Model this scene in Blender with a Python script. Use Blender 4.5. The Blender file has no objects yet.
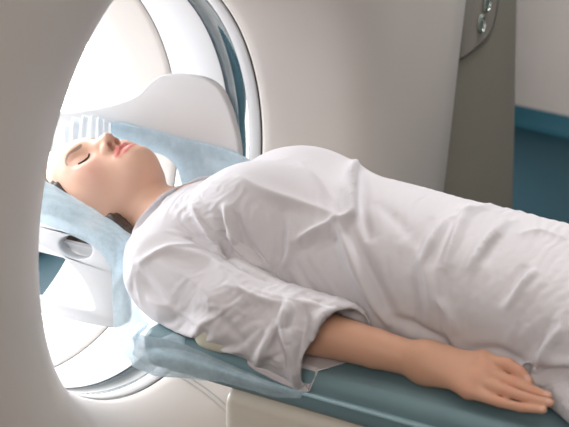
import bpy, bmesh, math, random
import numpy as np
from mathutils import Vector, Matrix, noise
random.seed(7); np.random.seed(7)
R = math.radians
scene = bpy.context.scene
COL = scene.collection

# ------------------------------------------------------------------ camera, world, lights, exposure
CAM = np.array([0.83, -1.34, 1.46]); YAW, PITCH, ROLL, FPX = R(61.4), R(16.85), R(1.7), 960.0
_f = np.array([-math.cos(YAW)*math.cos(PITCH), math.sin(YAW)*math.cos(PITCH), -math.sin(PITCH)])
_r = np.cross(_f, [0, 0, 1]); _r /= np.linalg.norm(_r); _u = np.cross(_r, _f)
_r, _u = _r*math.cos(ROLL)+_u*math.sin(ROLL), -_r*math.sin(ROLL)+_u*math.cos(ROLL)
cam_d = bpy.data.cameras.new('camera'); cam = bpy.data.objects.new('camera', cam_d); COL.objects.link(cam)
cam_d.sensor_width = 36; cam_d.lens = 36*FPX/569; cam_d.clip_start = 0.02; cam_d.clip_end = 50
cam.matrix_world = Matrix(((_r[0], _u[0], -_f[0], CAM[0]), (_r[1], _u[1], -_f[1], CAM[1]), (_r[2], _u[2], -_f[2], CAM[2]), (0, 0, 0, 1)))
cam_d.dof.use_dof = True; cam_d.dof.focus_distance = 1.62; cam_d.dof.aperture_fstop = 5.6
scene.camera = cam

w = bpy.data.worlds.new('world'); scene.world = w; w.use_nodes = True
w.node_tree.nodes['Background'].inputs[0].default_value = (0.85, 0.92, 1.0, 1)
w.node_tree.nodes['Background'].inputs[1].default_value = 1.0

def area(name, loc, target, sx, sy, power, col, spread=180):
    l = bpy.data.lights.new(name, 'AREA'); l.shape = 'RECTANGLE'; l.size = sx; l.size_y = sy; l.energy = power; l.color = col; l.spread = R(spread)
    o = bpy.data.objects.new(name, l); COL.objects.link(o); o.location = loc
    d = Vector(target)-Vector(loc); o.rotation_euler = d.to_track_quat('-Z', 'Y').to_euler()
    return o
WINDOW_EMIT = 9.0
CEIL_EMIT = 5.0
area('gown_key_light', (0.16, 1.35, 2.5), (0.3, 0.1, 1.0), 0.6, 0.6, 9, (0.99, 0.97, 0.98), 110)  # unseen key lamp, added to rake the gown so its folds show
area('overhead_fill_light', (1.2, 0.1, 2.74), (0.9, 0.1, 0), 1.4, 1.0, 3, (1.0, 0.90, 0.80), 110)  # soft lamp added out of view to lift the gown and front cover
area('room_fill_light', (1.1, -2.8, 2.4), (0.1, 0.3, 0.9), 1.6, 1.2, 13, (1.0, 0.89, 0.80), 110)
vs = scene.view_settings
vs.view_transform = 'Standard'; vs.look = 'None'; vs.exposure = 0.10; vs.gamma = 1.0; vs.use_curve_mapping = False

def at(px, py, Y):
    """point where the sight line of a picture position meets the plane y = Y"""
    d = _f+_r*(px-284.5)/FPX-_u*(py-213.5)/FPX
    t = (Y-CAM[1])/d[1]
    return CAM+t*d

# ------------------------------------------------------------------ materials
def mat(name, col, rough=0.5, spec=0.5, metal=0.0, sss=0.0, sss_col=None, coat=0.0, trans=0.0, bump=0.0, bscale=200, var=0.0, vscale=8, sheen=0.0, attr=None, emit=None, estr=0.0, alpha_mix=0.0, translucent=0.0, anis=(1, 1, 1)):
    m = bpy.data.materials.new(name); m.use_nodes = True; nt = m.node_tree; n = nt.nodes; L = nt.links
    b = n['Principled BSDF']; b.inputs['Base Color'].default_value = (*col, 1); b.inputs['Roughness'].default_value = rough
    b.inputs['Metallic'].default_value = metal; b.inputs['Specular IOR Level'].default_value = spec
    b.inputs['Coat Weight'].default_value = coat; b.inputs['Transmission Weight'].default_value = trans
    b.inputs['Sheen Weight'].default_value = sheen
    if sss:
        b.inputs['Subsurface Weight'].default_value = sss; b.inputs['Subsurface Radius'].default_value = sss_col or (1, .35, .2); b.inputs['Subsurface Scale'].default_value = 0.008
    tc = n.new('ShaderNodeTexCoord'); src = tc.outputs['Object']
    if anis != (1, 1, 1):
        mp = n.new('ShaderNodeMapping'); mp.inputs['Scale'].default_value = anis; L.new(src, mp.inputs[0]); src = mp.outputs[0]
    if attr:
        a = n.new('ShaderNodeAttribute'); a.attribute_name = attr; base = a.outputs['Color']
    else: base = None
    if var:
        t = n.new('ShaderNodeTexNoise'); t.inputs['Scale'].default_value = vscale; t.inputs['Detail'].default_value = 5; L.new(src, t.inputs[0])
        mx = n.new('ShaderNodeMix'); mx.data_type = 'RGBA'; mx.blend_type = 'MULTIPLY'; mx.inputs[0].default_value = 1
        cr = n.new('ShaderNodeValToRGB'); cr.color_ramp.elements[0].position = .3; cr.color_ramp.elements[1].position = .7
        cr.color_ramp.elements[0].color = (1-var, 1-var, 1-var, 1); cr.color_ramp.elements[1].color = (1, 1, 1, 1)
        L.new(t.outputs[0], cr.inputs[0]); L.new(cr.outputs[0], mx.inputs[7])
        if base: L.new(base, mx.inputs[6])
        else: mx.inputs[6].default_value = (*col, 1)
        base = mx.outputs[2]
    if base: L.new(base, b.inputs['Base Color'])
    if bump:
        t = n.new('ShaderNodeTexNoise'); t.inputs['Scale'].default_value = bscale; t.inputs['Detail'].default_value = 4; L.new(src, t.inputs[0])
        bp = n.new('ShaderNodeBump'); bp.inputs['Strength'].default_value = bump; bp.inputs['Distance'].default_value = 0.002; L.new(t.outputs[0], bp.inputs['Height']); L.new(bp.outputs[0], b.inputs['Normal'])
    if emit:
        b.inputs['Emission Color'].default_value = (*emit, 1); b.inputs['Emission Strength'].default_value = estr
    out = n['Material Output']; sh = b.outputs[0]
    if translucent:
        tl = n.new('ShaderNodeBsdfTranslucent'); tl.inputs[0].default_value = (*col, 1); ms = n.new('ShaderNodeMixShader'); ms.inputs[0].default_value = translucent
        L.new(sh, ms.inputs[1]); L.new(tl.outputs[0], ms.inputs[2]); sh = ms.outputs[0]
    if alpha_mix:
        tp = n.new('ShaderNodeBsdfTransparent'); tp.inputs[0].default_value = (.93, .97, 1, 1); ms = n.new('ShaderNodeMixShader')
        t = n.new('ShaderNodeTexNoise'); t.inputs['Scale'].default_value = 22; t.inputs['Detail'].default_value = 8; t.inputs['Roughness'].default_value = .7; L.new(src, t.inputs[0])
        mr = n.new('ShaderNodeMapRange'); mr.inputs['From Min'].default_value = .3; mr.inputs['From Max'].default_value = .7; mr.inputs['To Min'].default_value = alpha_mix-.12; mr.inputs['To Max'].default_value = alpha_mix+.12
        L.new(t.outputs[0], mr.inputs[0]); L.new(mr.outputs[0], ms.inputs[0]); L.new(sh, ms.inputs[1]); L.new(tp.outputs[0], ms.inputs[2]); sh = ms.outputs[0]
    L.new(sh, out.inputs[0])
    return m

M = dict(
    cover=mat('cover_plastic', (.77, .72, .685), .38, .4, var=.02, vscale=3),
    liner=mat('liner_plastic', (.80, .80, .82), .3, .5),
    glass=mat('scan_window_film', (.05, .10, .125), .08, .8, var=.5, vscale=9, coat=1.0),
    gap=mat('gap_rubber', (.07, .066, .063), .7),
    seam=mat('seam_grey', (.42, .42, .43), .6),
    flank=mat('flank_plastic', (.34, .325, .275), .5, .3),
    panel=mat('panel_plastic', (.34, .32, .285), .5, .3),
    button=mat('button_chrome', (.5, .56, .52), .25, .6, metal=.6),
    wall=mat('wall_paint', (.19, .167, .152), .85, .2, var=.04, vscale=4),
    ceil=mat('ceiling_paint', (.75, .73, .7), .9, .2),
    floor=mat('floor_vinyl', (.009, .032, .043), .6, .12, var=.25, vscale=40),
    base=mat('cove_vinyl', (.009, .040, .054), .6, .12),
    wframe=mat('window_paint', (.85, .85, .85), .5),
    pane=mat('window_sky', (.9, .95, 1), .5, emit=(.96, .98, 1), estr=WINDOW_EMIT),
    ceilglow=mat('ceiling_diffuser', (.9, .9, .9), .5, emit=(1, .93, .85), estr=CEIL_EMIT),
    tray=mat('tray_plastic', (.70, .66, .59), .4, .4),
    vinyl=mat('mattress_vinyl', (.185, .295, .335), .42, .45, bump=.12, bscale=120, var=.12, vscale=14),
    piping=mat('piping_vinyl', (.30, .45, .50), .4, .5),
    holder=mat('holder_plastic', (.67, .675, .69), .35, .5),
    paper=mat('paper_tissue', (.70, .83, .90), .8, .15, bump=.5, bscale=160, translucent=.4, alpha_mix=.30),
    papern=mat('paper_drape', (.76, .87, .92), .8, .15, bump=.5, bscale=160, translucent=.4, alpha_mix=.54),
    ruffle=mat('paper_white', (.86, .9, .93), .8, .15, bump=.4, bscale=160, translucent=.4),
    foam=mat('foam', (.66, .66, .55), .7, .2, bump=.2, bscale=90),
    cotton=mat('gown_cotton', (.69, .672, .705), .85, .1, sheen=.1, translucent=.05, bump=.12, bscale=900),
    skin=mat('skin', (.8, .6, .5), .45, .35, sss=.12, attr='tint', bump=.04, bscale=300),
    hair=mat('hair', (.045, .022, .014), .4, .5, bump=.9, bscale=60, anis=(1, 9, 9)),
    lash=mat('lash', (.03, .018, .015), .6),
    teal=mat('teal_plastic', (.06, .19, .25), .5),
    metal=mat('rail_metal', (.62, .62, .6), .3, .5, metal=.5),
)

# ------------------------------------------------------------------ mesh helpers
def link(name, me, m=None, parent=None, smooth=True, autosmooth=None):
    o = bpy.data.objects.new(name, me); COL.objects.link(o)
    if m is not None: me.materials.append(m)
    if smooth: me.polygons.foreach_set('use_smooth', [True]*len(me.polygons))
    if autosmooth is not None:
        me.polygons.foreach_set('use_smooth', [True]*len(me.polygons)); me.set_sharp_from_angle(angle=R(autosmooth))
    if parent: o.parent = parent
    return o
def mesh(name, v, f):
    me = bpy.data.meshes.new(name); me.from_pydata([tuple(map(float, p)) for p in v], [], [tuple(map(int, q)) for q in f]); me.update(); return me
def fromnp(name, V, F):
    me = bpy.data.meshes.new(name); me.vertices.add(len(V)); me.vertices.foreach_set('co', V.astype(np.float32).ravel())
    me.loops.add(4*len(F)); me.loops.foreach_set('vertex_index', F.astype(np.int32).ravel())
    me.polygons.add(len(F)); me.polygons.foreach_set('loop_start', np.arange(0, 4*len(F), 4, dtype=np.int32)); me.update(calc_edges=True); me.validate(); return me
def thing(name, label, cat, loc=(0, 0, 0), group=None):
    o = bpy.data.objects.new(name, None); COL.objects.link(o); o.location = loc; o.empty_display_size = .05
    o['label'] = label; o['category'] = cat
    if group: o['group'] = group
    return o
def tag(o, label, cat, group=None):
    o['label'] = label; o['category'] = cat
    if group: o['group'] = group
    return o
def struct(o): o['kind'] = 'structure'; return o
def rebase(o, root):
    """parent o (built in world coordinates) to root without moving it"""
    o.parent = root; o.matrix_parent_inverse = Matrix.Translation(-Vector(root.location)); return o
def box(name, lo, hi, m, bev=0.0, seg=3, root=None):
    bm = bmesh.new(); bmesh.ops.create_cube(bm, size=1)
    for v in bm.verts: v.co = Vector([(lo[i]+hi[i])/2+v.co[i]*(hi[i]-lo[i]) for i in range(3)])
    if bev: bmesh.ops.bevel(bm, geom=bm.edges[:], offset=bev, segments=seg, affect='EDGES', profile=.5)
    me = bpy.data.meshes.new(name); bm.to_mesh(me); bm.free()
    o = link(name, me, m, autosmooth=40 if bev else None, smooth=bool(bev))
    if root: rebase(o, root)
    return o
def grid_faces(nu, nv, close_u=False, close_v=False):
    F = []
    for i in range(nu if close_u else nu-1):
        for j in range(nv if close_v else nv-1):
            a = i*nv+j; b = i*nv+(j+1) % nv; c = ((i+1) % nu)*nv+(j+1) % nv; d = ((i+1) % nu)*nv+j
            F.append((a, b, c, d))
    return F
def lathe_x(name, prof, m, cz=1.0, n=160, root=None, closed=False):
    """profile of (x, radius) turned about the bore axis"""
    V = []
    for x, r in prof:
        for k in range(n):
            a = 2*math.pi*k/n; V.append((x, r*math.cos(a), cz+r*math.sin(a)))
    o = link(name, mesh(name, V, grid_faces(len(prof), n, closed, True)), m)
    if root: rebase(o, root)
    return o
def tube(name, pts, r, m, root=None, seg=10, cap=True, res=1):
    P = [Vector(p) for p in pts]; V = []; n = len(P)
    rr = r if hasattr(r, '__len__') else [r]*n
    for i, p in enumerate(P):
        t = (P[min(i+1, n-1)]-P[max(i-1, 0)]).normalized(); a = t.orthogonal() if abs(t.z) > .95 else t.cross(Vector((0, 0, 1))); a.normalize(); b = t.cross(a)
        for k in range(seg):
            q = 2*math.pi*k/seg; V.append(p+rr[i]*(a*math.cos(q)+b*math.sin(q)))
    F = grid_faces(n, seg, False, True)
    if cap: F += [tuple(range(seg)), tuple(range((n-1)*seg, n*seg))[::-1]]
    me = mesh(name, V, F); bm = bmesh.new(); bm.from_mesh(me); bmesh.ops.recalc_face_normals(bm, faces=bm.faces[:]); bm.to_mesh(me); bm.free()
    o = link(name, me, m)
    if root: rebase(o, root)
    return o
def catmull(P, n):
    """n samples along a Catmull-Rom curve through P"""
    P = np.asarray(P, float); out = []; k = len(P)-1
    for i in range(n):
        t = i*k/(n-1); s = min(int(t), k-1); u = t-s
        p0 = P[max(s-1, 0)] if s > 0 else 2*P[0]-P[1]; p1 = P[s]; p2 = P[s+1]; p3 = P[s+2] if s+2 <= k else 2*P[k]-P[k-1]
        out.append(.5*(2*p1+(p2-p0)*u+(2*p0-5*p1+4*p2-p3)*u*u+(3*p1-p0-3*p2+p3)*u**3))
    return np.array(out)
def plate(name, outline, hole, y0, y1, m, root=None, bev=.006, leany=None):
    """plate in the x-z plane with an outline, an optional hole ring (same vertex count handled by a bridge), thickness y0..y1"""
    import mathutils.geometry as mg
    polys = [[Vector((p[0], p[1], 0)) for p in outline]]
    if hole: polys.append([Vector((p[0], p[1], 0)) for p in hole])
    flat = [p for q in polys for p in q]; tri = mg.tessellate_polygon(polys)
    bm = bmesh.new(); vs_ = [bm.verts.new((p.x, y0, p.y)) for p in flat]
    for t in tri:
        try: bm.faces.new([vs_[i] for i in t])
        except ValueError: pass
    bmesh.ops.dissolve_limit(bm, angle_limit=R(1), verts=bm.verts[:], edges=bm.edges[:]) if False else None
    r = bmesh.ops.extrude_face_region(bm, geom=bm.faces[:])
    for v in [g for g in r['geom'] if isinstance(g, bmesh.types.BMVert)]: v.co.y += y1-y0
    bmesh.ops.recalc_face_normals(bm, faces=bm.faces[:])
    if bev:
        ed = [e for e in bm.edges if len(e.link_faces) == 2 and e.calc_face_angle(0) > R(60)]
        bmesh.ops.bevel(bm, geom=ed, offset=bev, segments=3, affect='EDGES', profile=.5)
    if leany:
        for v in bm.verts: v.co.y += leany(v.co.x, v.co.z)
    me = bpy.data.meshes.new(name); bm.to_mesh(me); bm.free()
    o = link(name, me, m, autosmooth=35)
    if root: rebase(o, root)
    return o

# ------------------------------------------------------------------ implicit surfaces (smooth unions meshed with surface nets)
class Field:
    def __init__(s): s.ops = []          # (kind, fn, centre, radius, k)
    def add(s, fn, c, r, k=.02): s.ops.append(('u', fn, np.array(c, float), r, k)); return s
    def cut(s, fn, c, r, k=.005): s.ops.append(('s', fn, np.array(c, float), r, k)); return s
    def disp(s, fn, c, r): s.ops.append(('d', fn, np.array(c, float), r, 0)); return s
    def ell(s, c, rad, k=.02, rot=None, cut=False):
        c = np.array(c, float); rad = np.array(rad, float); Q = None if rot is None else np.array(rot)
        def fn(P):
            q = P-c
            if Q is not None: q = q@Q
            a = np.sqrt(((q/rad)**2).sum(1)); b = np.sqrt(((q/rad**2)**2).sum(1))
            return a*(a-1)/np.maximum(b, 1e-6)
        (s.cut if cut else s.add)(fn, c, rad.max(), k); return s
    def cone(s, a, b, ra, rb, k=.02, cut=False, squash=None):
        a = np.array(a, float); b = np.array(b, float); ab = b-a; l2 = ab@ab
        def fn(P):
            t = np.clip(((P-a)@ab)/l2, 0, 1)
            return np.linalg.norm(P-a-t[:, None]*ab, axis=1)-(ra+(rb-ra)*t)
        (s.cut if cut else s.add)(fn, (a+b)/2, math.sqrt(l2)/2+max(ra, rb), k); return s
    def chain(s, pts, rad, k=.01):
        for i in range(len(pts)-1): s.cone(pts[i], pts[i+1], rad[i], rad[i+1], k if i == 0 else .004)
        return s
    def __call__(s, P, reach=.05):
        lo, hi = P.min(0), P.max(0); cb = (lo+hi)/2; rb = np.linalg.norm(hi-lo)/2
        d = np.full(len(P), 1.0)
        for kind, fn, c, r, k in s.ops:
            if np.linalg.norm(c-cb)-r-rb > k+reach: continue
            e = fn(P)
            if kind == 'u':
                h = np.maximum(k-np.abs(d-e), 0)/k; d = np.minimum(d, e)-h*h*k*.25
            elif kind == 's':
                e = -e; h = np.maximum(k-np.abs(d-e), 0)/k; d = np.maximum(d, e)+h*h*k*.25
            else: d = d-e
        return d
def surface(field, lo, hi, h, B=8):
    lo = np.array(lo, float); n = np.ceil((np.array(hi)-lo)/(h*B)).astype(int)
    gi = np.stack(np.meshgrid(*[np.arange(k) for k in n], indexing='ij'), -1).reshape(-1, 3)
    keep = []; G = 4
    key = (gi//G)@np.array([10**6, 10**3, 1]); order = np.argsort(key, kind='stable'); gi = gi[order]; key = key[order]
    cuts = np.flatnonzero(np.diff(key))+1
    for ch in np.split(gi, cuts):
        d = field(lo+(ch+.5)*h*B, reach=.05+h*B*2); keep.append(ch[np.abs(d) < h*B*1.15+.006])
    blk = np.concatenate(keep)
    loc = np.stack(np.meshgrid(*[np.arange(B+1)]*3, indexing='ij'), -1).reshape(-1, 3)
    KX, KY = 1 << 40, 1 << 20
    cells, pos, edges = [], [], []
    kb = (blk//2)@np.array([10**6, 10**3, 1]); blk = blk[np.argsort(kb, kind='stable')]; kb = np.sort(kb)
    for ch in np.split(blk, np.flatnonzero(np.diff(kb))+1):
        idx = ch[:, None, :]*B+loc[None]
        d = field((lo+idx.reshape(-1, 3)*h)).reshape(len(ch), B+1, B+1, B+1)
        d = np.where(d == 0, 1e-9, d)
        s = d < 0
        cs = [d[:, a:B+a, b:B+b, c:B+c] for a in (0, 1) for b in (0, 1) for c in (0, 1)]
        ss = np.stack([x < 0 for x in cs], -1); act = ss.any(-1) & ~ss.all(-1)
        w_ = np.argwhere(act)
        if len(w_):
            cv = np.stack([x[act] for x in cs], -1)
            acc = np.zeros((len(w_), 3)); cnt = np.zeros(len(w_))
            corner = [(a, b, c) for a in (0, 1) for b in (0, 1) for c in (0, 1)]
            for i in range(8):
                for ax in range(3):
                    if corner[i][ax]: continue
                    j = i+(4, 2, 1)[ax]; di, dj = cv[:, i], cv[:, j]; x = (di < 0) != (dj < 0)
                    t = di/np.where(x, di-dj, 1); p = np.tile(np.array(corner[i], float), (len(w_), 1)); p[:, ax] += t
                    acc[x] += p[x]; cnt[x] += 1
            g = ch[w_[:, 0]]*B+w_[:, 1:]
            cells.append(g@np.array([KX, KY, 1])); pos.append(lo+(g+acc/cnt[:, None])*h)
        for ax in range(3):
            sl0 = [slice(None)]+[slice(0, B)]*3; sl1 = list(sl0); sl1[ax+1] = slice(1, B+1)
            x = s[tuple(sl0)] != s[tuple(sl1)]; e = np.argwhere(x)
            if len(e):
                g = ch[e[:, 0]]*B+e[:, 1:]; edges.append((ax, g, s[tuple(sl0)][x]))
    cells = np.concatenate(cells); pos = np.concatenate(pos); o = np.argsort(cells); cells = cells[o]; pos = pos[o]
    F = []
    for ax, g, ins in edges:
        b, c = [(1, 2), (2, 0), (0, 1)][ax]; q = []
        for db, dc in ((0, 0), (-1, 0), (-1, -1), (0, -1)):
            t = g.copy(); t[:, b] += db; t[:, c] += dc; q.append(t@np.array([KX, KY, 1]))
        q = np.stack(q, -1); ii = np.searchsorted(cells, q); ii = np.minimum(ii, len(cells)-1); ok = (cells[ii] == q).all(1)
        ii = ii[ok]; fl = ins[ok]; ii[~fl] = ii[~fl][:, ::-1]; F.append(ii)
    return pos, np.concatenate(F)
def relax(V, F, it=2, lam=.5):
    for _ in range(it):
        acc = np.zeros_like(V); cnt = np.zeros(len(V))
        for a, b in ((0, 1), (1, 2), (2, 3), (3, 0)):
            np.add.at(acc, F[:, a], V[F[:, b]]); np.add.at(acc, F[:, b], V[F[:, a]])
            np.add.at(cnt, F[:, a], 1); np.add.at(cnt, F[:, b], 1)
        V = V+lam*(acc/np.maximum(cnt, 1)[:, None]-V)
    return V
def normals(V, F):
    nn = np.cross(V[F[:, 2]]-V[F[:, 0]], V[F[:, 3]]-V[F[:, 1]]); N = np.zeros_like(V)
    for k in range(4): np.add.at(N, F[:, k], nn)
    return N/np.maximum(np.linalg.norm(N, axis=1), 1e-12)[:, None]
def sstep(a, b, x): t = np.clip((x-a)/(b-a), 0, 1); return t*t*(3-2*t)

# ================================================================== the room
X0, X1, Y0, Y1, ZC = -2.1, 4.0, -4.0, 6.7, 2.8
struct(box('floor', (X0-.1, Y0-.1, -.1), (X1+.1, Y1+.1, 0), M['floor']))
struct(box('ceiling', (X0-.1, Y0-.1, ZC), (X1+.1, Y1+.1, ZC+.1), M['ceil']))
wb = struct(box('wall_back', (-1.8, 0, 0), (6.2, .1, ZC), M['wall'])); wb.location = (-1.125, 6.011, 0); wb.rotation_euler = (0, 0, R(-25.5))
struct(box('wall_right', (X1, Y0, 0), (X1+.1, 3.6, ZC), M['wall']))
struct(box('wall_front', (X0-.1, Y0-.1, 0), (X1+.1, Y0, ZC), M['wall']))
WY0, WY1, WZ0, WZ1 = -.7, 4.8, .12, 2.5
bm = bmesh.new()
def addbox(bm, lo, hi):
    r = bmesh.ops.create_cube(bm, size=1)
    for v in r['verts']: v.co = Vector([(lo[i]+hi[i])/2+v.co[i]*(hi[i]-lo[i]) for i in range(3)])
for lo, hi in (((X0-.1, Y0, 0), (X0, WY0, ZC)), ((X0-.1, WY1, 0), (X0, Y1, ZC)), ((X0-.1, WY0, 0), (X0, WY1, WZ0)), ((X0-.1, WY0, WZ1), (X0, WY1, ZC))): addbox(bm, lo, hi)
me = bpy.data.meshes.new('wall_left'); bm.to_mesh(me); bm.free(); struct(link('wall_left', me, M['wall'], smooth=False))
bm = bmesh.new()
addbox(bm, (X0-.07, WY0, WZ0), (X0-.03, WY1, WZ0+.05)); addbox(bm, (X0-.07, WY0, WZ1-.05), (X0-.03, WY1, WZ1))
for y in (WY0+.025, WY1-.025): addbox(bm, (X0-.07, y-.025, WZ0+.05), (X0-.03, y+.025, WZ1-.05))
me = bpy.data.meshes.new('window_frame'); bm.to_mesh(me); bm.free(); wf = struct(link('window_1', me, M['wframe'], smooth=False))
pn = link('pane', mesh('pane', [(X0-.045, WY0, WZ0), (X0-.045, WY1, WZ0), (X0-.045, WY1, WZ1), (X0-.045, WY0, WZ1)], [(0, 1, 2, 3)]), M['pane'], wf, smooth=False)
# coved vinyl skirting
def cove(name, p, q, nrm):
    prof = [(0, .152), (.006, .152), (.008, .06), (.018, .025), (.05, .004), (.05, 0), (0, 0)]
    V = []
    for P in (p, q):
        for d, z in prof: V.append((P[0]+nrm[0]*d, P[1]+nrm[1]*d, z))
    F = grid_faces(2, len(prof), False, True); return struct(link(name, mesh(name, V, F), M['base'], autosmooth=50))
bb = cove('baseboard_back', (-1.1, 0, 0), (5.6, 0, 0), (0, -1)); bb.location = wb.location; bb.rotation_euler = wb.rotation_euler
cove('baseboard_right', (X1, Y0, 0), (X1, 3.5, 0), (-1, 0))

# ================================================================== the scanner
ct = thing('ct_scanner', 'large white ct scanner with a round tunnel around the lying woman', 'medical scanner', (-.35, 0, 0))
def rout(a):
    c, s = math.cos(a), math.sin(a); lo, hi = .5, 2.5
    for _ in range(40):
        m_ = (lo+hi)/2; y, z = m_*c, m_*s; wd = 1.115+.115*max(z, -.95)
        if abs(y/wd)**5+abs(z/(.93))**5 > 1: hi = m_
        else: lo = m_
    return lo
NA = 192
def shell(name, inner, outer, m):
    """inner: (x, radius) circles; outer: (x, inset from the outline)"""
    V = []
    for k in range(NA):
        a = 2*math.pi*k/NA; ro = rout(a); c, s = math.cos(a), math.sin(a); r1 = inner[-1][1]
        for x, r in inner: V.append((x, r*c, 1+r*s))
        for x, t in outer:
            r = r1+(ro-r1)*t[0]+t[1]; V.append((x, r*c, 1+r*s))
    o = link(name, mesh(name, V, grid_faces(NA, len(inner)+len(outer), True, False)), m); rebase(o, ct); return o
fin = [(-.1698, .392), (-.1688, .3857), (-.163, .384), (-.145, .387), (-.12, .394), (-.09, .406), (-.06, .422), (-.035, .44), (-.015, .458), (0, .475), (.014, .50), (.025, .535), (.034, .58), (.040, .64)]
fout = [(.042, (.35, 0)), (.036, (.6, 0)), (.022, (.85, 0)), (.012, (1, -.06)), (.006, (1, -.025)), (-.004, (1, -.009)), (-.018, (1, 0)), (-.05, (1, 0)), (-.10, (1, -.004)), (-.11, (1, -.02))]
shell('front_cover', fin, fout, M['cover'])
shell('rear_cover', [(-.4005, .405), (-.4015, .4035), (-.42, .404), (-.50, .407), (-.57, .412), (-.63, .425), (-.66, .45), (-.675, .50)], [(-.68, (.4, 0)), (-.68, (.9, 0)), (-.66, (1, -.03)), (-.62, (1, 0)), (-.3, (1, 0)), (-.12, (1, -.012)), (-.108, (1, -.03))], M['cover'])
lathe_x('seam', [(-.1694, .386), (-.172, .40), (-.1744, .386)], M['gap'], root=ct)
lathe_x('bore_ring', [(-.1738, .40), (-.1742, .3845), (-.1765, .383), (-.197, .383), (-.2, .3835)], M['liner'], root=ct)
lathe_x('scan_window', [(-.2, .3835), (-.202, .3855), (-.248, .3855), (-.25, .3835)], M['glass'], root=ct)
lathe_x('bore_liner', [(-.25, .3835), (-.253, .383), (-.30, .385), (-.392, .402), (-.397, .4035), (-.399, .405)], M['liner'], root=ct)
lathe_x('seam', [(-.3992, .4035), (-.4, .4065), (-.4008, .4035)], M['seam'], root=ct)
# radial seam beads low on the funnel
def on_funnel(a, x0, x1, n=26):
    xs = [p[0] for p in fin]; rs = [p[1] for p in fin]; P = []
    for i in range(n):
        x = x0+(x1-x0)*i/(n-1); r = float(np.interp(x, xs, rs))-.001; P.append((x, r*math.cos(a), 1+r*math.sin(a)))
    return P
for aa in (R(276.3), R(278.0)):
    tube('seam_bead', on_funnel(aa, -.165, .03), .0016, M['metal'], ct, seg=6)
# flank cover with the operating panel
def flank():
    root = ct
    P = [(-.06, 1.08), (-.045, 1.14), (-.02, 1.25), (.0, 1.38), (.012, 1.49), (.014, 1.565), (.004, 1.59), (-.03, 1.60), (-.3, 1.60), (-.55, 1.5), (-.6, 1.08)]
    C = catmull(P, 60); V = []; zs = [.06, .1, .5, 1.0, 1.4, 1.7, 1.82, 1.86]
    for z in zs:
        k = 1.0 if z < 1.75 else (1.0 if z < 1.83 else .97)
        for x, y in C: V.append((x+.08*(1.25-z)*min(max((y-1.1)/.45, 0), 1) if x > -.1 else x, 1.05+(y-1.05)*k, z))
    F = grid_faces(len(zs), len(C)); F.append(tuple(range((len(zs)-1)*len(C), len(zs)*len(C))))
    me = mesh('flank_cover', V, F); o = link('flank_cover', me, M['flank'], autosmooth=40); rebase(o, root)
    def front(y, z): return float(np.interp(y, C[:, 1][:36], C[:, 0][:36]))+.08*(1.25-z)*min(max((y-1.1)/.45, 0), 1)
    # operating panel: raised plate bounded by a sweeping lower curve
    out = [tuple(q) for q in catmull([(1.20, 1.118), (1.265, 1.14), (1.325, 1.162), (1.37, 1.197), (1.395, 1.262), (1.405, 1.36), (1.405, 1.5)], 24)]
    pan = out+[(1.40, 1.70), (1.20, 1.70)]
    V = [(front(y, z)+.008, y, z) for y, z in pan]+[(front(y, z)-.01, y, z) for y, z in pan]; n = len(pan)
    F = [tuple(range(n))]+[(i, (i+1) % n, n+(i+1) % n, n+i) for i in range(n)]
    p = link('control_panel', mesh('control_panel', V, F), M['panel'], smooth=False); rebase(p, root)
    ed = tube('seam', [(front(y, z)+.008, y, z) for y, z in out], .0025, M['gap'], seg=6); rebase(ed, root)
    for y, z in ((1.292, 1.207), (1.318, 1.262), (1.338, 1.322)):
        V = []
        for q, (sx, h_) in enumerate(((1, 0), (1, .006), (.8, .009), (.75, .005))):
            for k in range(20):
                a = 2*math.pi*k/20; yy = y+.016*sx*math.cos(a); zz = z+.026*sx*math.sin(a); V.append((front(yy, zz)+.008+h_, yy, zz))
        F = grid_faces(4, 20, False, True); F.append(tuple(range(60, 80)))
        b = link('button', mesh('button', V, F), M['button'], autosmooth=40); rebase(b, root)
        c = box('button_symbol', (front(y, z)+.0125, y-.003, z-.010), (front(y, z)+.0145, y+.005, z+.008), M['teal']); c.parent = b
flank()

# ================================================================== the patient table
tb = thing('patient_table', 'narrow scanner table with a beige tray under the lying woman', 'medical table', (1.2, 0, 0))
ZT = .866
def loft(name, secs, m, root, caps=True, auto=40):
    n = len(secs[0]); V = [p for s in secs for p in s]; F = grid_faces(len(secs), n, False, True)
    if caps: F += [tuple(range(n))[::-1], tuple(range((len(secs)-1)*n, len(secs)*n))]
    me = mesh(name, V, F); bm = bmesh.new(); bm.from_mesh(me); bmesh.ops.recalc_face_normals(bm, faces=bm.faces[:]); bm.to_mesh(me); bm.free()
    o = link(name, me, m, autosmooth=auto); rebase(o, root); return o
def rrect(y0, y1, z0, z1, r, x, n=6):
    P = []
    for cy, cz, a0 in ((y1-r, z1-r, 0), (y0+r, z1-r, 90), (y0+r, z0+r, 180), (y1-r, z0+r, 270)):
        for k in range(n+1):
            a = R(a0+90*k/n); P.append((x, cy+r*math.cos(a), cz+r*math.sin(a)))
    return P
def ends(x0, x1, r, n=6):
    """x positions with an inset that rounds both ends"""
    L_ = [(x0+r-r*math.cos(R(90*k/n)), r*(1-math.sin(R(90*k/n)))) for k in range(n+1)]
    return L_+[(x1+x0-x, i) for x, i in L_[::-1]]
tray = loft('tray', [rrect(-.262+i, .262-i, .60+i, .803-i, .02, x) for x, i in ends(.145, 2.4, .02)], M['tray'], tb)
loft('board', [rrect(-.21+i, .21-i, .775+i, .80-i, .01, x) for x, i in ends(.02, .3, .012)], M['tray'], tb)
loft('pedestal', [rrect(-.2, .2, 0, .61, .04, x) for x in (.95, 1.9)], M['cover'], tb)
mt = thing('mattress', 'thin teal vinyl mattress on the beige scanner table', 'mattress', (1.0, 0, .803))
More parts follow.
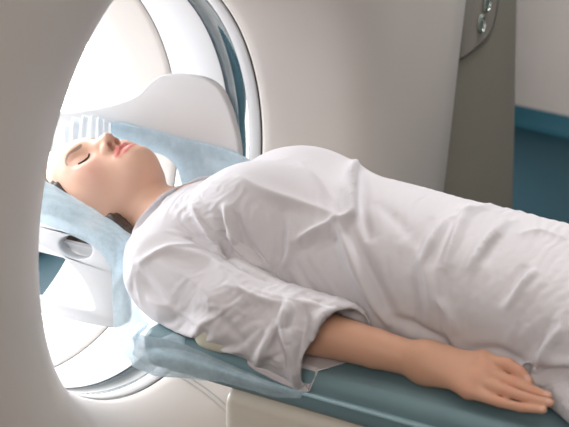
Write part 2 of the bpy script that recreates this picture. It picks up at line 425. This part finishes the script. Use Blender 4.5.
loft('pad', [rrect(-.268+i, .268-i, .8045+i, ZT-i, .018, x) for x, i in ends(.0, 2.3, .02)], M['vinyl'], mt)
for s in (-1, 1): tube('piping', [(.03, s*.2695, .838), (1.2, s*.2695, .838), (2.28, s*.2695, .838)], .0042, M['piping'], mt)

# ================================================================== head holder, pads, paper
hh = thing('head_holder', 'white plastic head holder with oval grip holes inside the tunnel', 'head holder', (-.25, 0, .80))
def px_outline(pts, Y, n): return [(p[0], p[2]) for p in catmull([at(x, y, Y) for x, y in pts], n)]
YN = -.135
near = [(30, 214), (60, 224), (95, 236), (118, 262), (124, 300), (125, 327), (108, 329), (40, 313), (18, 308), (18, 296), (40, 299), (94, 312), (93, 302), (83, 280), (66, 260), (48, 250), (38, 245), (24, 240)]
nh = [at(75+17*math.cos(a)*.95-4*math.sin(a), 247.5+10*math.sin(a)+6*math.cos(a), YN) for a in np.linspace(0, 2*math.pi, 24, endpoint=False)]
nout = [(p[0], p[2]) for p in [at(x, y, YN) for x, y in near]]
def soften(P, it=2):
    P = [np.array(p) for p in P]
    for _ in range(it):
        Q = []
        for i in range(len(P)):
            a, b = P[i], P[(i+1) % len(P)]; Q += [a*.78+b*.22, a*.22+b*.78]
        P = Q
    return [tuple(p) for p in P]
plate('side_bracket', soften(nout), [(p[0], p[2]) for p in nh], YN, YN+.022, M['holder'], hh, bev=.004)
YF = .19
far = [(40, 112), (75, 112), (108, 106), (136, 97), (149, 82), (160, 74.5), (180, 74), (205, 78), (219, 88), (229, 110), (237, 140), (239, 165), (238, 200), (188, 205), (183, 190), (179, 170), (171, 160), (150, 150), (110, 132), (40, 130)]
fh = [at(217+17*math.cos(a), 167+8*math.sin(a)+5*math.cos(a), YF) for a in np.linspace(0, 2*math.pi, 24, endpoint=False)]
plate('side_wing', soften([(p[0], p[2]) for p in [at(x, y, YF) for x, y in far]]), [(p[0], p[2]) for p in fh], YF, YF+.02, M['holder'], hh, bev=.004)
# trough carrying the head
V = []
XS = np.linspace(-.40, -.16, 18); TH = np.linspace(R(205), R(335), 24)
for x in XS:
    for r in (.121, .127):
        for t in (TH if r == .121 else TH[::-1]): V.append((x, r*1.05*math.cos(t), .966+r*math.sin(t)))
o = link('trough', mesh('trough', V, grid_faces(18, 48, False, True)+[tuple(range(48)), tuple(range(17*48, 18*48))[::-1]]), M['holder'], autosmooth=40); rebase(o, hh)
tube('cross_bar', [(-.16, -.125, .845), (-.16, 0, .812), (-.16, .2, .85)], .009, M['holder'], hh)


def smooth_block(name, c, rad, m, p=3.2, seg=40, ring=20):
    V = []
    for i in range(ring+1):
        ph = math.pi*i/ring-math.pi/2
        for k in range(seg):
            a = 2*math.pi*k/seg; e = 2/p
            q = lambda t: math.copysign(abs(t)**e, t)
            V.append((c[0]+rad[0]*q(math.cos(ph))*q(math.cos(a)), c[1]+rad[1]*q(math.cos(ph))*q(math.sin(a)), c[2]+rad[2]*q(math.sin(ph))))
    return link(name, mesh(name, V, grid_faces(ring+1, seg, False, True)), m)
fp = at(224, 354, -.245)
fm = smooth_block('foam_wedge', (0, 0, 0), (.034, .024, .022), M['foam']); fm.location = (fp[0]+.002, fp[1]-.018, ZT+.0225)
tag(fm, 'small cream foam wedge on the mattress edge, tucked below the white sleeve', 'cushion')

# ================================================================== the woman
HO = np.array([-.268, .010, .955]); HS = 1.15; HT = R(13)
HQ = np.array([[-1, 0, 0], [0, math.cos(HT), -math.sin(HT)], [0, math.sin(HT), math.cos(HT)]])   # columns: crown, side, face
def hp(u, f, s): return HO+HS*(HQ@np.array([u, s, f]))
def hr(u, f, s): return HS*np.array([u, s, f])
def hell(F_, u, f, s, ru, rf, rs, k, cut=False): F_.ell(hp(u, f, s), hr(ru, rf, rs), k, rot=HQ, cut=cut)
B = Field()
hell(B, .035, -.008, 0, .088, .098, .076, .03)
hell(B, .048, .03, 0, .058, .062, .062, .04)
hell(B, -.018, .034, 0, .074, .056, .058, .04)
for s in (-1, 1):
    B.cone(hp(-.045, .008, s*.045), hp(-.066, .070, s*.010), .018*HS, .014*HS, .04)
    hell(B, -.004, .056, s*.046, .03, .026, .02, .035)
hell(B, -.046, .068, 0, .032, .028, .030, .03)
hell(B, -.065, .080, 0, .015, .019, .017, .026)
for s in (-1, 1):
    B.cone(hp(.036, .080, s*.008), hp(.034, .066, s*.040), .010*HS, .009*HS, .025)
for s in (-1, 1):
    hell(B, .022, .100, s*.030, .013, .015, .018, .022, cut=True)
    hell(B, .0225, .0725, s*.030, .0135, .0155, .0170, .008)
B.cone(hp(.034, .086, 0), hp(.0, .104, 0), .0075*HS, .0075*HS, .022)
B.cone(hp(.0, .104, 0), hp(-.012, .113, 0), .0075*HS, .0095*HS, .012)
for s in (-1, 1):
    hell(B, -.0165, .1005, s*.0115, .0085, .0095, .0065, .009)
B.cone(hp(-.014, .108, 0), hp(-.026, .097, 0), .006*HS, .005*HS, .008)
for s in (-1, 1):
    hell(B, -.0225, .1035, s*.0072, .0065, .008, .0044, .004, cut=True)
# lips
LP = Field()
for s in (-1, 1):
    LP.chain([hp(-.0395, .1005, 0), hp(-.0370, .1005, s*.006), hp(-.0415, .0955, s*.016), hp(-.0465, .083, s*.0265)], [.0056*HS, .0060*HS, .0050*HS, .0022*HS], .004)
    LP.chain([hp(-.0535, .0985, 0), hp(-.0530, .097, s*.008), hp(-.0505, .092, s*.017), hp(-.0470, .083, s*.0265)], [.0076*HS, .0074*HS, .0056*HS, .0022*HS], .003)
def lips(P): return LP(P)
B.add(lips, hp(-.046, .09, 0), .035, .006)
# ears
for s in (-1, 1):
    hell(B, .004, -.012, s*.075, .031, .019, .008, .008)
    hell(B, -.024, -.004, s*.072, .010, .008, .006, .008)
    hell(B, .008, -.012, s*.083, .016, .009, .006, .006, cut=True)
# neck and trunk
B.cone(hp(-.02, -.030, 0), (-.10, -.005, .933), .060, .061, .03)
B.cone((-.12, -.005, .937), (-.05, 0, .945), .061, .062, .04)
for s in (-1, 1):
    B.cone((-.135, s*.030-.005, .965), (-.085, s*.012, .972), .013, .012, .03)
B.cone((-.05, -.10, .93), (-.05, .10, .93), .045, .045, .05)
B.ell((.06, 0, .958), (.16, .15, .085), .06)
B.ell((.27, 0, .955), (.17, .14, .08), .06)
B.ell((.47, 0, .95), (.16, .145, .075), .06)
for s in (-1, 1): B.cone((.5, s*.080, .938), (.92, s*.09, .932), .066, .060, .04)
B.chain([(-.015, .15, .93), (.2, .205, .915), (.43, .2, .905)], [.046, .042, .028], .04)
B.ell((.50, .2, .9), (.07, .022, .036), .02)
B.chain([(-.02, -.165, .945), (.19, -.222, .912)], [.052, .042], .04)
W_ = at(428, 363, -.205); ELB = np.array([.185, -.222, .912]); FA = ELB+(W_-ELB)*.35
B.chain([ELB, FA, ELB+(W_-ELB)*.7, W_], [.038, .033, .0275, .0225], .03)
# right hand: back of the hand up, fingers stretched along the thigh
def J(x, y, Y): return at(x, y, Y)
fing = {'little': [(441, 373, -.215), (468, 391, -.236), (499, 402, -.242), (521, 407.5, -.243), (543, 410, -.243)],
        'ring': [(441, 368, -.207), (477, 381, -.223), (509, 392, -.231), (531, 399, -.233), (550, 403, -.234)],
        'middle': [(441, 363, -.198), (484, 371, -.206), (514, 383, -.214), (534, 391, -.216), (548, 396, -.218)],
        'index': [(441, 360, -.190), (483, 360, -.190), (508, 364.5, -.198), (520, 372, -.203), (529, 381, -.206)]}
rad = {'little': [.011, .0090, .0068, .0060, .0050], 'ring': [.012, .0098, .0076, .0066, .0056],
       'middle': [.012, .0102, .0080, .0070, .0060], 'index': [.011, .0105, .0088, .0076, .0062]}
for k in fing:
    p = [J(*q) for q in fing[k]]; r = rad[k]
    B.cone(W_, p[0], .021, r[0]+.0025, .02); B.cone(p[0], p[1], r[0]+.0025, r[1]+.001, .016)
    for i in (1, 2, 3): B.cone(p[i], p[i+1], r[i], r[i+1], .0018 if i > 1 else .003)
    B.ell(p[1]+np.array([0, 0, .001]), (.0118, .0105, .0112) if k != 'little' else (.0105, .009, .010), .008)
th = [J(440, 372, -.175), J(466, 388, -.165), J(492, 398, -.168), J(512, 404, -.175)]
B.chain(th, [.016, .0125, .0105, .0085], .02)

HB = .0018
bv, bf = surface(B, (-.42, -.30, .80), (.95, .27, 1.12), HB)
bv = relax(bv, bf, 2, .5)
# skin tint: complexion, painted shade on the arm, lips, brows, cheeks, nails
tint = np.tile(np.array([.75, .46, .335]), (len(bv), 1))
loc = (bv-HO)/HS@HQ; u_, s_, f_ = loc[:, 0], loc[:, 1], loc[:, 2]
tint *= 1-(np.array([.10, .16, .20]))[None]*sstep(.0, .2, bv[:, 0])[:, None]  # arm and hand darkened in the colour, standing in for dimmer light there
head = np.flatnonzero((u_ > -.13) & (u_ < .15) & (f_ > .03))
def blend(idx, wt, col): tint[idx] = tint[idx]*(1-wt[:, None])+np.array(col)*wt[:, None]
hh_ = head
blend(hh_, .8*(1-sstep(.0, .0022, LP(bv[hh_])-.0008)), (.62, .11, .10))
blend(hh_, .30*np.exp(-(((u_[hh_]+.012)/.022)**2+((np.abs(s_[hh_])-.048)/.022)**2)), (.80, .36, .30))
br = catmull([(.036, .013), (.0415, .022), (.0455, .033), (.0415, .045), (.034, .051)], 60)
us = np.stack([u_[hh_], np.abs(s_[hh_])], -1)
dm = np.sqrt(((us[:, None]-br[None])**2).sum(-1)); di = dm.argmin(1)/59.; dm = dm.min(1)
blend(hh_, .72*(1-sstep(.5, 1.0, dm/(.0040-.0024*di)))*(f_[hh_] > .035), (.13, .065, .04))
blend(hh_, .25*np.exp(-(((u_[hh_]-.030)/.008)**2+((np.abs(s_[hh_])-.032)/.016)**2)), (.55, .26, .2))
hand = np.flatnonzero(bv[:, 0] > .42)
for k in fing:
    p = [J(*q) for q in fing[k]]
    t = p[4]; d = (p[4]-p[3])/np.linalg.norm(p[4]-p[3]); c = t+np.array([0, -.004, .006])-d*.001
    blend(hand, .55*(1-sstep(.0035, .0055, np.linalg.norm(bv[hand]-c, axis=1))), (.85, .55, .5))
    for i in (1, 2, 3): blend(hand, .35*np.exp(-(np.linalg.norm(bv[hand]-p[i]-np.array([0, -.003, .008]), axis=1)/.009)**2), (.72, .30, .22))
bv = np.where((bv[:, :1] > -.004), np.c_[bv[:, :2], np.maximum(bv[:, 2], ZT+.0012)], bv)
rr_ = np.hypot(bv[:, 1]/1.05, bv[:, 2]-.966); q_ = (rr_ > .119) & (bv[:, 0] < -.15) & (bv[:, 2] < .915)
bv[q_, 1] *= .119/rr_[q_]; bv[q_, 2] = .966+(bv[q_, 2]-.966)*.119/rr_[q_]
me = fromnp('person', bv, bf)
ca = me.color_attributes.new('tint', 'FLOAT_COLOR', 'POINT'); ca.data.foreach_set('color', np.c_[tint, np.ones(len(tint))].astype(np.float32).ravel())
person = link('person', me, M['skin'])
tag(person, 'woman in a white gown lying on her back in the scanner with closed eyes', 'person')
# closed lashes
for s in (-1, 1):
    P = []; lid = catmull([(.0165, .0455), (.0135, .040), (.012, .033), (.013, .025), (.0165, .0175)], 16)
    for uu, ss in lid:
        q = hp(uu, .12, s*ss); f0 = .12
        for it in range(60):
            q = hp(uu, f0, s*ss); dd = float(B(q[None], reach=.2)[0]); f0 -= max(dd, .0001)/HS*.6
            if dd < .0008: break
        P.append(q)
    tube('eyelashes', [p for p in P], [.0008+.0011*math.sin(math.pi*(i+2)/19) for i in range(16)], M['lash'], person, seg=6)
    V, F = [], []
    for i in range(15):
        p = Vector(P[i]); t = i/14; d = Vector((.55+.2*math.sin(i*7.), s*(.55-.75*t)*.9, .62)).normalized(); q = p+d*.0075*(1-.35*abs(t-.4)); sd = d.cross(Vector((0, 0, 1))).normalized()*.0005; up = d.cross(sd).normalized()*.0005
        k = len(V); V += [p-sd, p+sd, p+up, q]; F += [(k, k+1, k+3), (k+1, k+2, k+3), (k+2, k, k+3)]
    link('lash_hairs', mesh('lash_hairs', V, F), M['lash'], person)
# hair: swept back from the hairline and gathered below the neck
Hf = Field()
hell(Hf, .052, -.032, 0, .088, .090, .082, .02)
hell(Hf, .0, -.055, 0, .07, .06, .078, .03)
hell(Hf, .035, .01, -.052, .045, .05, .027, .02); hell(Hf, .035, .01, .052, .045, .05, .027, .02)
for q in (-1, 1):
    hell(Hf, .085, .014, q*.045, .036, .046, .031, .02); hell(Hf, .03, .022, q*.056, .045, .042, .025, .02)
Hf.chain([hp(-.02, -.05, -.06), at(114, 226, -.082), at(131, 237, -.090), at(150, 246, -.098)], [.030, .022, .017, .012], .03)
def face_cut(P):
    q = (P-HO)/HS@HQ; uu, ss, ff = q[:, 0], q[:, 1], q[:, 2]
    # hair stays behind the hairline
    return (ff-(.054+.62*(np.maximum(uu, -.02)-.035)+3.0*np.maximum(-.02-uu, 0)))*HS*.8
Hf.ops.append(('s', lambda P: -face_cut(P), np.array(HO), .4, .006))
Hf.ops.append(('d', lambda P: .0016*np.sin(P[:, 1]*420+8*np.sin(P[:, 0]*30))*np.sin(P[:, 2]*160+P[:, 0]*90), np.array(HO), .4, 0))
hv, hf = surface(Hf, (-.46, -.16, .80), (-.05, .14, 1.10), .0024)
hv = relax(hv, hf, 1)
rr_ = np.hypot(hv[:, 1]/1.05, hv[:, 2]-.966); q_ = (rr_ > .1195) & (hv[:, 0] < -.14) & (hv[:, 2] < .93)
hv[q_, 1] *= .1195/rr_[q_]; hv[q_, 2] = .966+(hv[q_, 2]-.966)*.1195/rr_[q_]
link('hair', fromnp('hair', hv, hf), M['hair'], person)

def off_pad(V, e=.0025):
    """rest on the mattress instead of sinking into it"""
    V = V.copy(); i = (V[:, 0] > -.004) & (np.abs(V[:, 1]) < .2685+.0045) & (V[:, 2] < ZT+e)
    up = ZT+e-V[:, 2]; out = .2735+e-np.abs(V[:, 1]); side = i & (out < up); top = i & ~side
    V[side, 1] = np.sign(V[side, 1])*(.2735+e); V[top, 2] = ZT+e
    return V
def push_out(V, tree, e=.002):
    V = V.copy()
    for i, p in enumerate(V):
        h = tree.find_nearest(Vector(p.tolist()), .06)
        if h[0] is not None and (Vector(p.tolist())-h[0]).dot(h[1]) < e: V[i] = np.array(h[0]+h[1]*e)
    return V
# ------------------------------------------------------------------ the gown
XP = [-.16, -.115, -.07, -.02, .04, .09, .15, .22, .30, .36, .45, .56, .70, .85, 1.0]
TOP = [.985, .993, 1.015, 1.046, 1.070, 1.078, 1.077, 1.074, 1.068, 1.060, 1.052, 1.040, 1.030, 1.02, 1.01]
WID = [.07, .078, .12, .165, .168, .168, .168, .168, .168, .168, .172, .184, .210, .235, .24]
BOT = [.90, .89, .875] + [.868]*12
xs_ = np.linspace(-.16, 1.0, 233)
def sm(a):
    y = np.interp(xs_, XP, a); k = np.hanning(15); k /= k.sum(); return np.convolve(np.pad(y, 7, 'edge'), k, 'valid')
TT, WW, BB = sm(TOP), sm(WID), sm(BOT)
def torso(P):
    t = np.interp(P[:, 0], xs_, TT); a = np.interp(P[:, 0], xs_, WW); z0 = np.interp(P[:, 0], xs_, BB)
    b = (t-z0)/2; c = z0+b; n = 2.25
    y = np.abs(P[:, 1])/a; z = np.abs(P[:, 2]-c)/b
    g = (y**n+z**n+1e-9)**(1/n)
    return np.maximum((g-1)*np.minimum(a, b)*.95, np.maximum(-.112-P[:, 0]+.35*(P[:, 2]-1.0), P[:, 0]-.93))
cA, cB, cC = at(377, 330, -.165), at(318, 338, -.262), at(298, 389, -.286)
cn = np.cross(cB-cA, cC-cA); cn /= np.linalg.norm(cn); cn *= np.sign(cn[0])
SL = Field()
SL.cone((-.008, -.178, .940), (.16, -.224, .916), .064, .057, .03)
SL.cone((.16, -.224, .912), (.36, -.224, .905), .060, .054, .02)
SL.cone((.15, -.222, .916), at(303, 372, -.268)+np.array([.03, 0, .0]), .044, .024, .04)
def sleeve(P): return np.maximum(SL(P), (P-cA)@cn)
G = Field()
G.add(torso, (.42, 0, .98), .65, .01)
for s in (-1, 1):
    G.cone((-.030, s*.150, .943), (-.055, s*.03, .955), .064, .058, .04)
    G.ell((.10, s*.072, 1.028), (.095, .080, .066), .05)
G.cone((-.01, .17, .937), (.40, .22, .905), .07, .055, .03)
G.add(sleeve, (.15, -.22, .9), .32, .010)
G.chain([(.58, -.15, .893), (.645, -.214, .888), (.95, -.238, .886)], [.022, .021, .022], .03)
HG = .0055
gv, gf = surface(G, (-.16, -.34, .76), (.98, .30, 1.13), HG)
gv = relax(gv, gf, 2, .5)
# folds: (picture path, height, half width, skew); each is laid on the cloth as a ridge (+) or a furrow (-)
from mathutils.bvhtree import BVHTree
bvh = BVHTree.FromPolygons([tuple(p) for p in gv.tolist()], [tuple(q) for q in gf.tolist()])
def lay(path, n=40):
    out = []
    for x, y in catmull(path, n):
        d = Vector(at(x, y, 0)-CAM).normalized(); h = bvh.ray_cast(Vector(CAM), d)
        if h[0] is not None: out.append(h[0])
    return np.array(out) if len(out) > 3 else None
FOLDS = [
 # chest and waist
 ([(356, 162), (352, 172), (353, 195), (352, 214), (336, 223)], .010, .010),
 ([(362, 168), (361, 190), (362, 212), (368, 235)], -.008, .012),
 ([(336, 223), (345, 246), (358, 274), (374, 302), (388, 322)], .009, .009),
 ([(348, 222), (358, 246), (372, 276), (386, 306)], -.007, .010),
 ([(296, 242), (315, 231), (336, 223)], .006, .007),
 ([(300, 252), (320, 242), (338, 238)], -.005, .010),
 ([(282, 212), (280, 240), (276, 262), (272, 274)], -.006, .009),
 ([(290, 225), (290, 250), (282, 270)], .005, .009),
 ([(226, 207), (229, 225), (238, 246), (254, 264)], .006, .009),
 ([(219, 214), (222, 235), (230, 255)], -.009, .008),
 ([(236, 216), (243, 238), (258, 258)], -.006, .009),
 ([(193, 205), (204, 224), (220, 248)], .006, .008),
 ([(240, 178), (262, 190), (290, 200), (330, 213)], .004, .012),
 ([(250, 190), (275, 205), (300, 212)], -.003, .012),
 ([(300, 165), (318, 180), (330, 198)], .003, .010),
 # belly and hips
 ([(444, 222), (432, 240), (421, 264)], .006, .010), ([(432, 220), (420, 240), (410, 262)], -.005, .010),
 ([(469, 208), (456, 232), (444, 268)], .006, .010), ([(458, 212), (446, 238), (436, 262)], -.004, .009),
 ([(505, 222), (485, 244), (470, 268)], .006, .009), ([(498, 240), (486, 262)], -.004, .009),
 ([(533, 272), (522, 286), (509, 306)], .006, .008), ([(524, 268), (512, 284), (502, 300)], -.005, .008),
 ([(420, 262), (428, 285), (432, 318)], .005, .012), ([(405, 255), (410, 285), (414, 318)], -.004, .014),
 ([(455, 330), (448, 312), (438, 300)], .005, .009),
 ([(380, 205), (400, 222), (414, 240)], -.003, .014), ([(490, 205), (470, 212), (450, 218)], .004, .008),
 ([(520, 235), (540, 232), (565, 240)], .003, .010), ([(560, 330), (545, 350), (532, 380)], .006, .009), ([(548, 325), (536, 345), (524, 365)], -.005, .009),
 ([(470, 350), (500, 352), (530, 368)], -.004, .010), ([(395, 318), (420, 330), (445, 342)], -.005, .010),
 # sleeve
 ([(192, 238), (222, 254), (248, 270), (272, 282)], -.005, .007), ([(300, 292), (330, 306), (356, 318)], -.004, .007),
 ([(140, 262), (165, 250), (195, 246)], .004, .008), ([(228, 286), (262, 300), (290, 306)], .004, .007),
 ([(288, 308), (283, 325), (290, 352), (297, 385)], .007, .008), ([(278, 318), (276, 340), (284, 365)], -.006, .008),
 ([(287, 309), (272, 335), (257, 364)], .006, .008), ([(306, 312), (303, 335), (300, 360)], -.006, .008),
 ([(335, 308), (318, 320), (312, 340), (308, 368)], .006, .007), ([(250, 290), (285, 300), (320, 306), (350, 312)], .003, .010),
 ([(160, 262), (190, 280), (215, 300)], .003, .012), ([(140, 275), (160, 298), (190, 320)], -.003, .012),
 ([(215, 265), (235, 285), (250, 305)], .003, .010), ([(170, 250), (200, 256), (228, 272)], .004, .010),
 ([(150, 300), (175, 310), (210, 330)], .003, .010), ([(200, 310), (222, 320), (246, 345)], -.003, .010),
]
def fold_field(V, form):
    D = np.zeros(len(V))
    for path, h, wd in FOLDS:
        if form and h < 0: continue
        L3 = lay(path)
        if L3 is None: continue
        lo, hi = L3.min(0)-3*wd, L3.max(0)+3*wd
        idx = np.flatnonzero(((V > lo) & (V < hi)).all(1))
        if not len(idx): continue
        d = np.linalg.norm(V[idx][:, None]-L3[None], axis=2); j = d.argmin(1); d = d.min(1); t = j/(len(L3)-1)
        taper = np.sqrt(np.clip(np.sin(np.pi*(t*.86+.07)), 0, 1))
        if form: D[idx] = np.maximum(D[idx], .6*h*taper*np.exp(-(d/(wd*1.3))**2))
        else: D[idx] += h*taper*(np.exp(-(np.sqrt(d*d+.0015**2)-.0015)/(wd*.55)) if h > 0 else np.exp(-(d/(wd*.9))**2))
    return np.clip(D, -.011, .015)
gv2 = relax(gv+normals(gv, gf)*fold_field(gv, True)[:, None], gf, 2, .4)
DRAPE_FRAMES = 26
FOLD_GAIN = 1.7
def drape(V, F, frames):
    """let the cotton, cut a little too large, settle over the body so that it buckles into fine creases"""
    n = normals(V, F)
    core = link('drape_form', fromnp('drape_form', V-n*.0045, F)); core.modifiers.new('collision', 'COLLISION')
    core.collision.thickness_outer = .002; core.collision.cloth_friction = 8
    nz = np.array([noise.noise(Vector((p*13).tolist())) for p in V])
    cl = link('drape_cloth', fromnp('drape_cloth', V+n*(nz*.003)[:, None], F))
    pin = (gv[:, 2] < .876) | (gv[:, 0] < -.098) | (gv[:, 0] > .93) | ((np.abs((gv-cA)@cn) < .010) & (SL(gv) < .012))
    vg = cl.vertex_groups.new(name='pin'); vg.add(np.flatnonzero(pin).tolist(), 1.0, 'REPLACE')
    md = cl.modifiers.new('cloth', 'CLOTH'); q = md.settings
    q.quality = 6; q.mass = .12; q.tension_stiffness = 20; q.compression_stiffness = 8; q.shear_stiffness = 6; q.bending_stiffness = .06
    q.tension_damping = 15; q.compression_damping = 15; q.shear_damping = 15; q.bending_damping = 1.0
    q.air_damping = 2; q.shrink_min = q.shrink_max = -.10; q.vertex_group_mass = 'pin'
    md.collision_settings.distance_min = .002; md.collision_settings.use_self_collision = False; md.collision_settings.collision_quality = 3
    scene.frame_start = 1; scene.frame_end = 60; md.point_cache.frame_end = 60
    for f in range(1, frames+1): scene.frame_set(f)
    ev = cl.evaluated_get(bpy.context.evaluated_depsgraph_get()); me = ev.to_mesh()
    out = np.empty(len(me.vertices)*3, np.float32); me.vertices.foreach_get('co', out); ev.to_mesh_clear()
    bpy.data.objects.remove(cl); bpy.data.objects.remove(core); scene.frame_set(1)
    return out.reshape(-1, 3).astype(float)
if DRAPE_FRAMES: gv2 = drape(gv2, gf, DRAPE_FRAMES)
fc = gv[gf].mean(1); cuff_cap = (np.abs((fc-cA)@cn) < HG*.75) & (SL(fc) < -HG*.9) & (np.abs(normals(gv, gf)[gf[:, 0]]@cn) > .8)
ends_cap = ((torso(fc) > -HG) & (fc[:, 0] < -.08) & (np.abs(fc[:, 1]) < .072) & (normals(gv, gf)[gf[:, 0]][:, 0] < -.7)) | (fc[:, 0] > .926)
gf2 = gf[~(cuff_cap | ends_cap)]
ed = np.concatenate([gf2[:, [k, (k+1) % 4]] for k in range(4)]); ek = np.sort(ed, 1); uq, inv, ct_ = np.unique(ek, axis=0, return_inverse=True, return_counts=True)
be = uq[ct_ == 1]
for _ in range(14):                                    # straighten the cut edges of cuff and collar
    acc = np.zeros_like(gv2); n_ = np.zeros(len(gv2))
    for a, b in ((0, 1), (1, 0)): np.add.at(acc, be[:, a], gv2[be[:, b]]); np.add.at(n_, be[:, a], 1)
    q = n_ == 2; gv2[q] = .5*gv2[q]+.5*acc[q]/2
used = np.unique(gf2); mp = np.full(len(gv2), -1); mp[used] = np.arange(len(used))
gown = link('gown', fromnp('gown', gv2[used], mp[gf2]), M['cotton'], person)
# one subdivision, then the larger folds are pressed in
md = gown.modifiers.new('smooth', 'SUBSURF'); md.levels = 1; md.render_levels = 1
ev = gown.evaluated_get(bpy.context.evaluated_depsgraph_get()); me = bpy.data.meshes.new_from_object(ev); gown.modifiers.clear(); gown.data = me
gv3 = np.empty(len(me.vertices)*3, np.float32); me.vertices.foreach_get('co', gv3); gv3 = gv3.reshape(-1, 3).astype(float)
gf3 = np.empty(len(me.loops), np.int32); me.loops.foreach_get('vertex_index', gf3); gf3 = gf3.reshape(-1, 4)
bvh = BVHTree.FromPolygons([tuple(p) for p in gv3.tolist()], [tuple(q) for q in gf3.tolist()])
gv3 = gv3+normals(relax(gv3, gf3, 6), gf3)*(FOLD_GAIN*fold_field(gv3, False))[:, None]
gv3 = off_pad(gv3)
me.vertices.foreach_set('co', gv3.astype(np.float32).ravel()); me.update()
md = gown.modifiers.new('weave_thickness', 'SOLIDIFY'); md.thickness = .0012; md.offset = 0

# ================================================================== paper sheets
def sheet(name, cols, m, parent=None, nu=90, nv=40, crease=.0022, seed=0, th=.0004):
    cols = [catmull(c, nv) for c in cols]; A = np.array(cols); out = np.zeros((nu, nv, 3))
    for j in range(nv): out[:, j] = catmull(A[:, j], nu)
    V = out.reshape(-1, 3); F = np.array(grid_faces(nu, nv)); Nn = normals(V, F)
    q = np.array([.6*(1-2*abs(noise.noise(Vector((p[0]*26+seed, p[1]*26, p[2]*26)))))+.6*noise.noise(Vector((p[0]*9+seed, p[1]*9, p[2]*9)))+.35*noise.noise(Vector((p[0]*60+seed, p[1]*60, p[2]*60))) for p in V.tolist()])
    V = V+Nn*(q*crease)[:, None]
    for tr in CLEAR: V = push_out(V, tr)
    k = (V[:, 0] > -.006) & (V[:, 1] < 0) & (V[:, 1] > -.277) & (V[:, 2] < ZT) & (V[:, 2] > .79); V[k, 1] = -.277
    o = link(name, fromnp(name, V, F), m, parent); 
    md = o.modifiers.new('thickness', 'SOLIDIFY'); md.thickness = th; md.offset = 0
    return o
CLEAR = [BVHTree.FromPolygons([tuple(p) for p in a.tolist()], [tuple(q) for q in b.tolist()]) for a, b in ((bv, bf), (hv, hf))]
# near drape: rim beside the head, then down over the bracket and the mattress end
NC = [[(22, 166, -.120), (20, 190, -.185), (20, 214, -.195)],
      [(49, 183, -.118), (46, 200, -.185), (45, 224, -.197)],
      [(75, 198, -.118), (68, 212, -.185), (66, 233, -.197)],
      [(103, 215, -.118), (96, 230, -.187), (94, 247, -.20)],
      [(122, 229, -.122), (118, 248, -.19), (110, 268, -.20)],
      [(141, 247, -.13), (125, 272, -.185), (113, 302, -.21)],
      [(139, 308, -.205), (130, 328, -.24), (119, 344, -.25)],
      [(160, 329, -.245), (149, 354, -.282), (146, 372, -.277)],
      [(184, 337, -.258), (184, 358, -.284), (186, 378, -.285)],
      [(240, 366, -.270), (228, 373, -.284), (224, 383, -.284)],
      [(276, 382, -.273), (272, 389, -.278), (270, 395, -.274)],
      [(304, 391, -.273), (303, 394, -.274), (302, 397, -.273)]]
ps = sheet('paper_sheet', [[at(*p) for p in c] for c in NC], M['papern'], seed=3)
tag(ps, 'thin pale blue paper sheet draped below her near shoulder over the mattress end', 'paper sheet')
FC = [[(20, 150, .150), (20, 130, .178), (20, 118, .183)],
      [(60, 152, .150), (62, 140, .178), (64, 130, .183)],
      [(92, 150, .150), (105, 132, .178), (112, 122, .183)],
      [(150, 152, .165), (150, 142, .178), (146, 128, .183)],
      [(172, 162, .170), (175, 150, .18), (178, 137, .184)],
      [(180, 178, .172), (192, 160, .181), (204, 143, .184)],
      [(186, 205, .172), (215, 178, .181), (235, 152, .184)],
      [(200, 225, .172), (235, 195, .181), (258, 165, .184)]]
pf = sheet('paper_sheet', [[at(*p) for p in c] for c in FC], M['paper'], seed=9, crease=.0016)
tag(pf, 'pale blue paper sheet over the white wing behind her chin', 'paper sheet')
# gathered white paper beyond the crown
V = []; nu, nv = 60, 24
for i in range(nu):
    t = i/(nu-1); a = catmull([(44, 152, .10), (58, 150, .10), (76, 147, .105), (96, 143, .11), (112, 140, .115)], nu)[i]
    b = catmull([(36, 138, .15), (58, 126, .155), (82, 117, .16), (100, 118, .165), (112, 124, .17)], nu)[i]
    for j in range(nv):
        s = j/(nv-1); p = at(*(a+(b-a)*s)); k = .0055*math.sin(t*58+s*2.0)*(s*.8+.2)*(1+.4*math.sin(t*17)); V.append(p+np.array([0, -k, .6*k+.012*math.sin(s*math.pi)]))
pr = link('paper_ruffle', mesh('paper_ruffle', V, grid_faces(nu, nv)), M['ruffle']); md = pr.modifiers.new('thickness', 'SOLIDIFY'); md.thickness = .0004
tag(pr, 'pleated white paper gathered on the head holder beyond her forehead', 'paper')
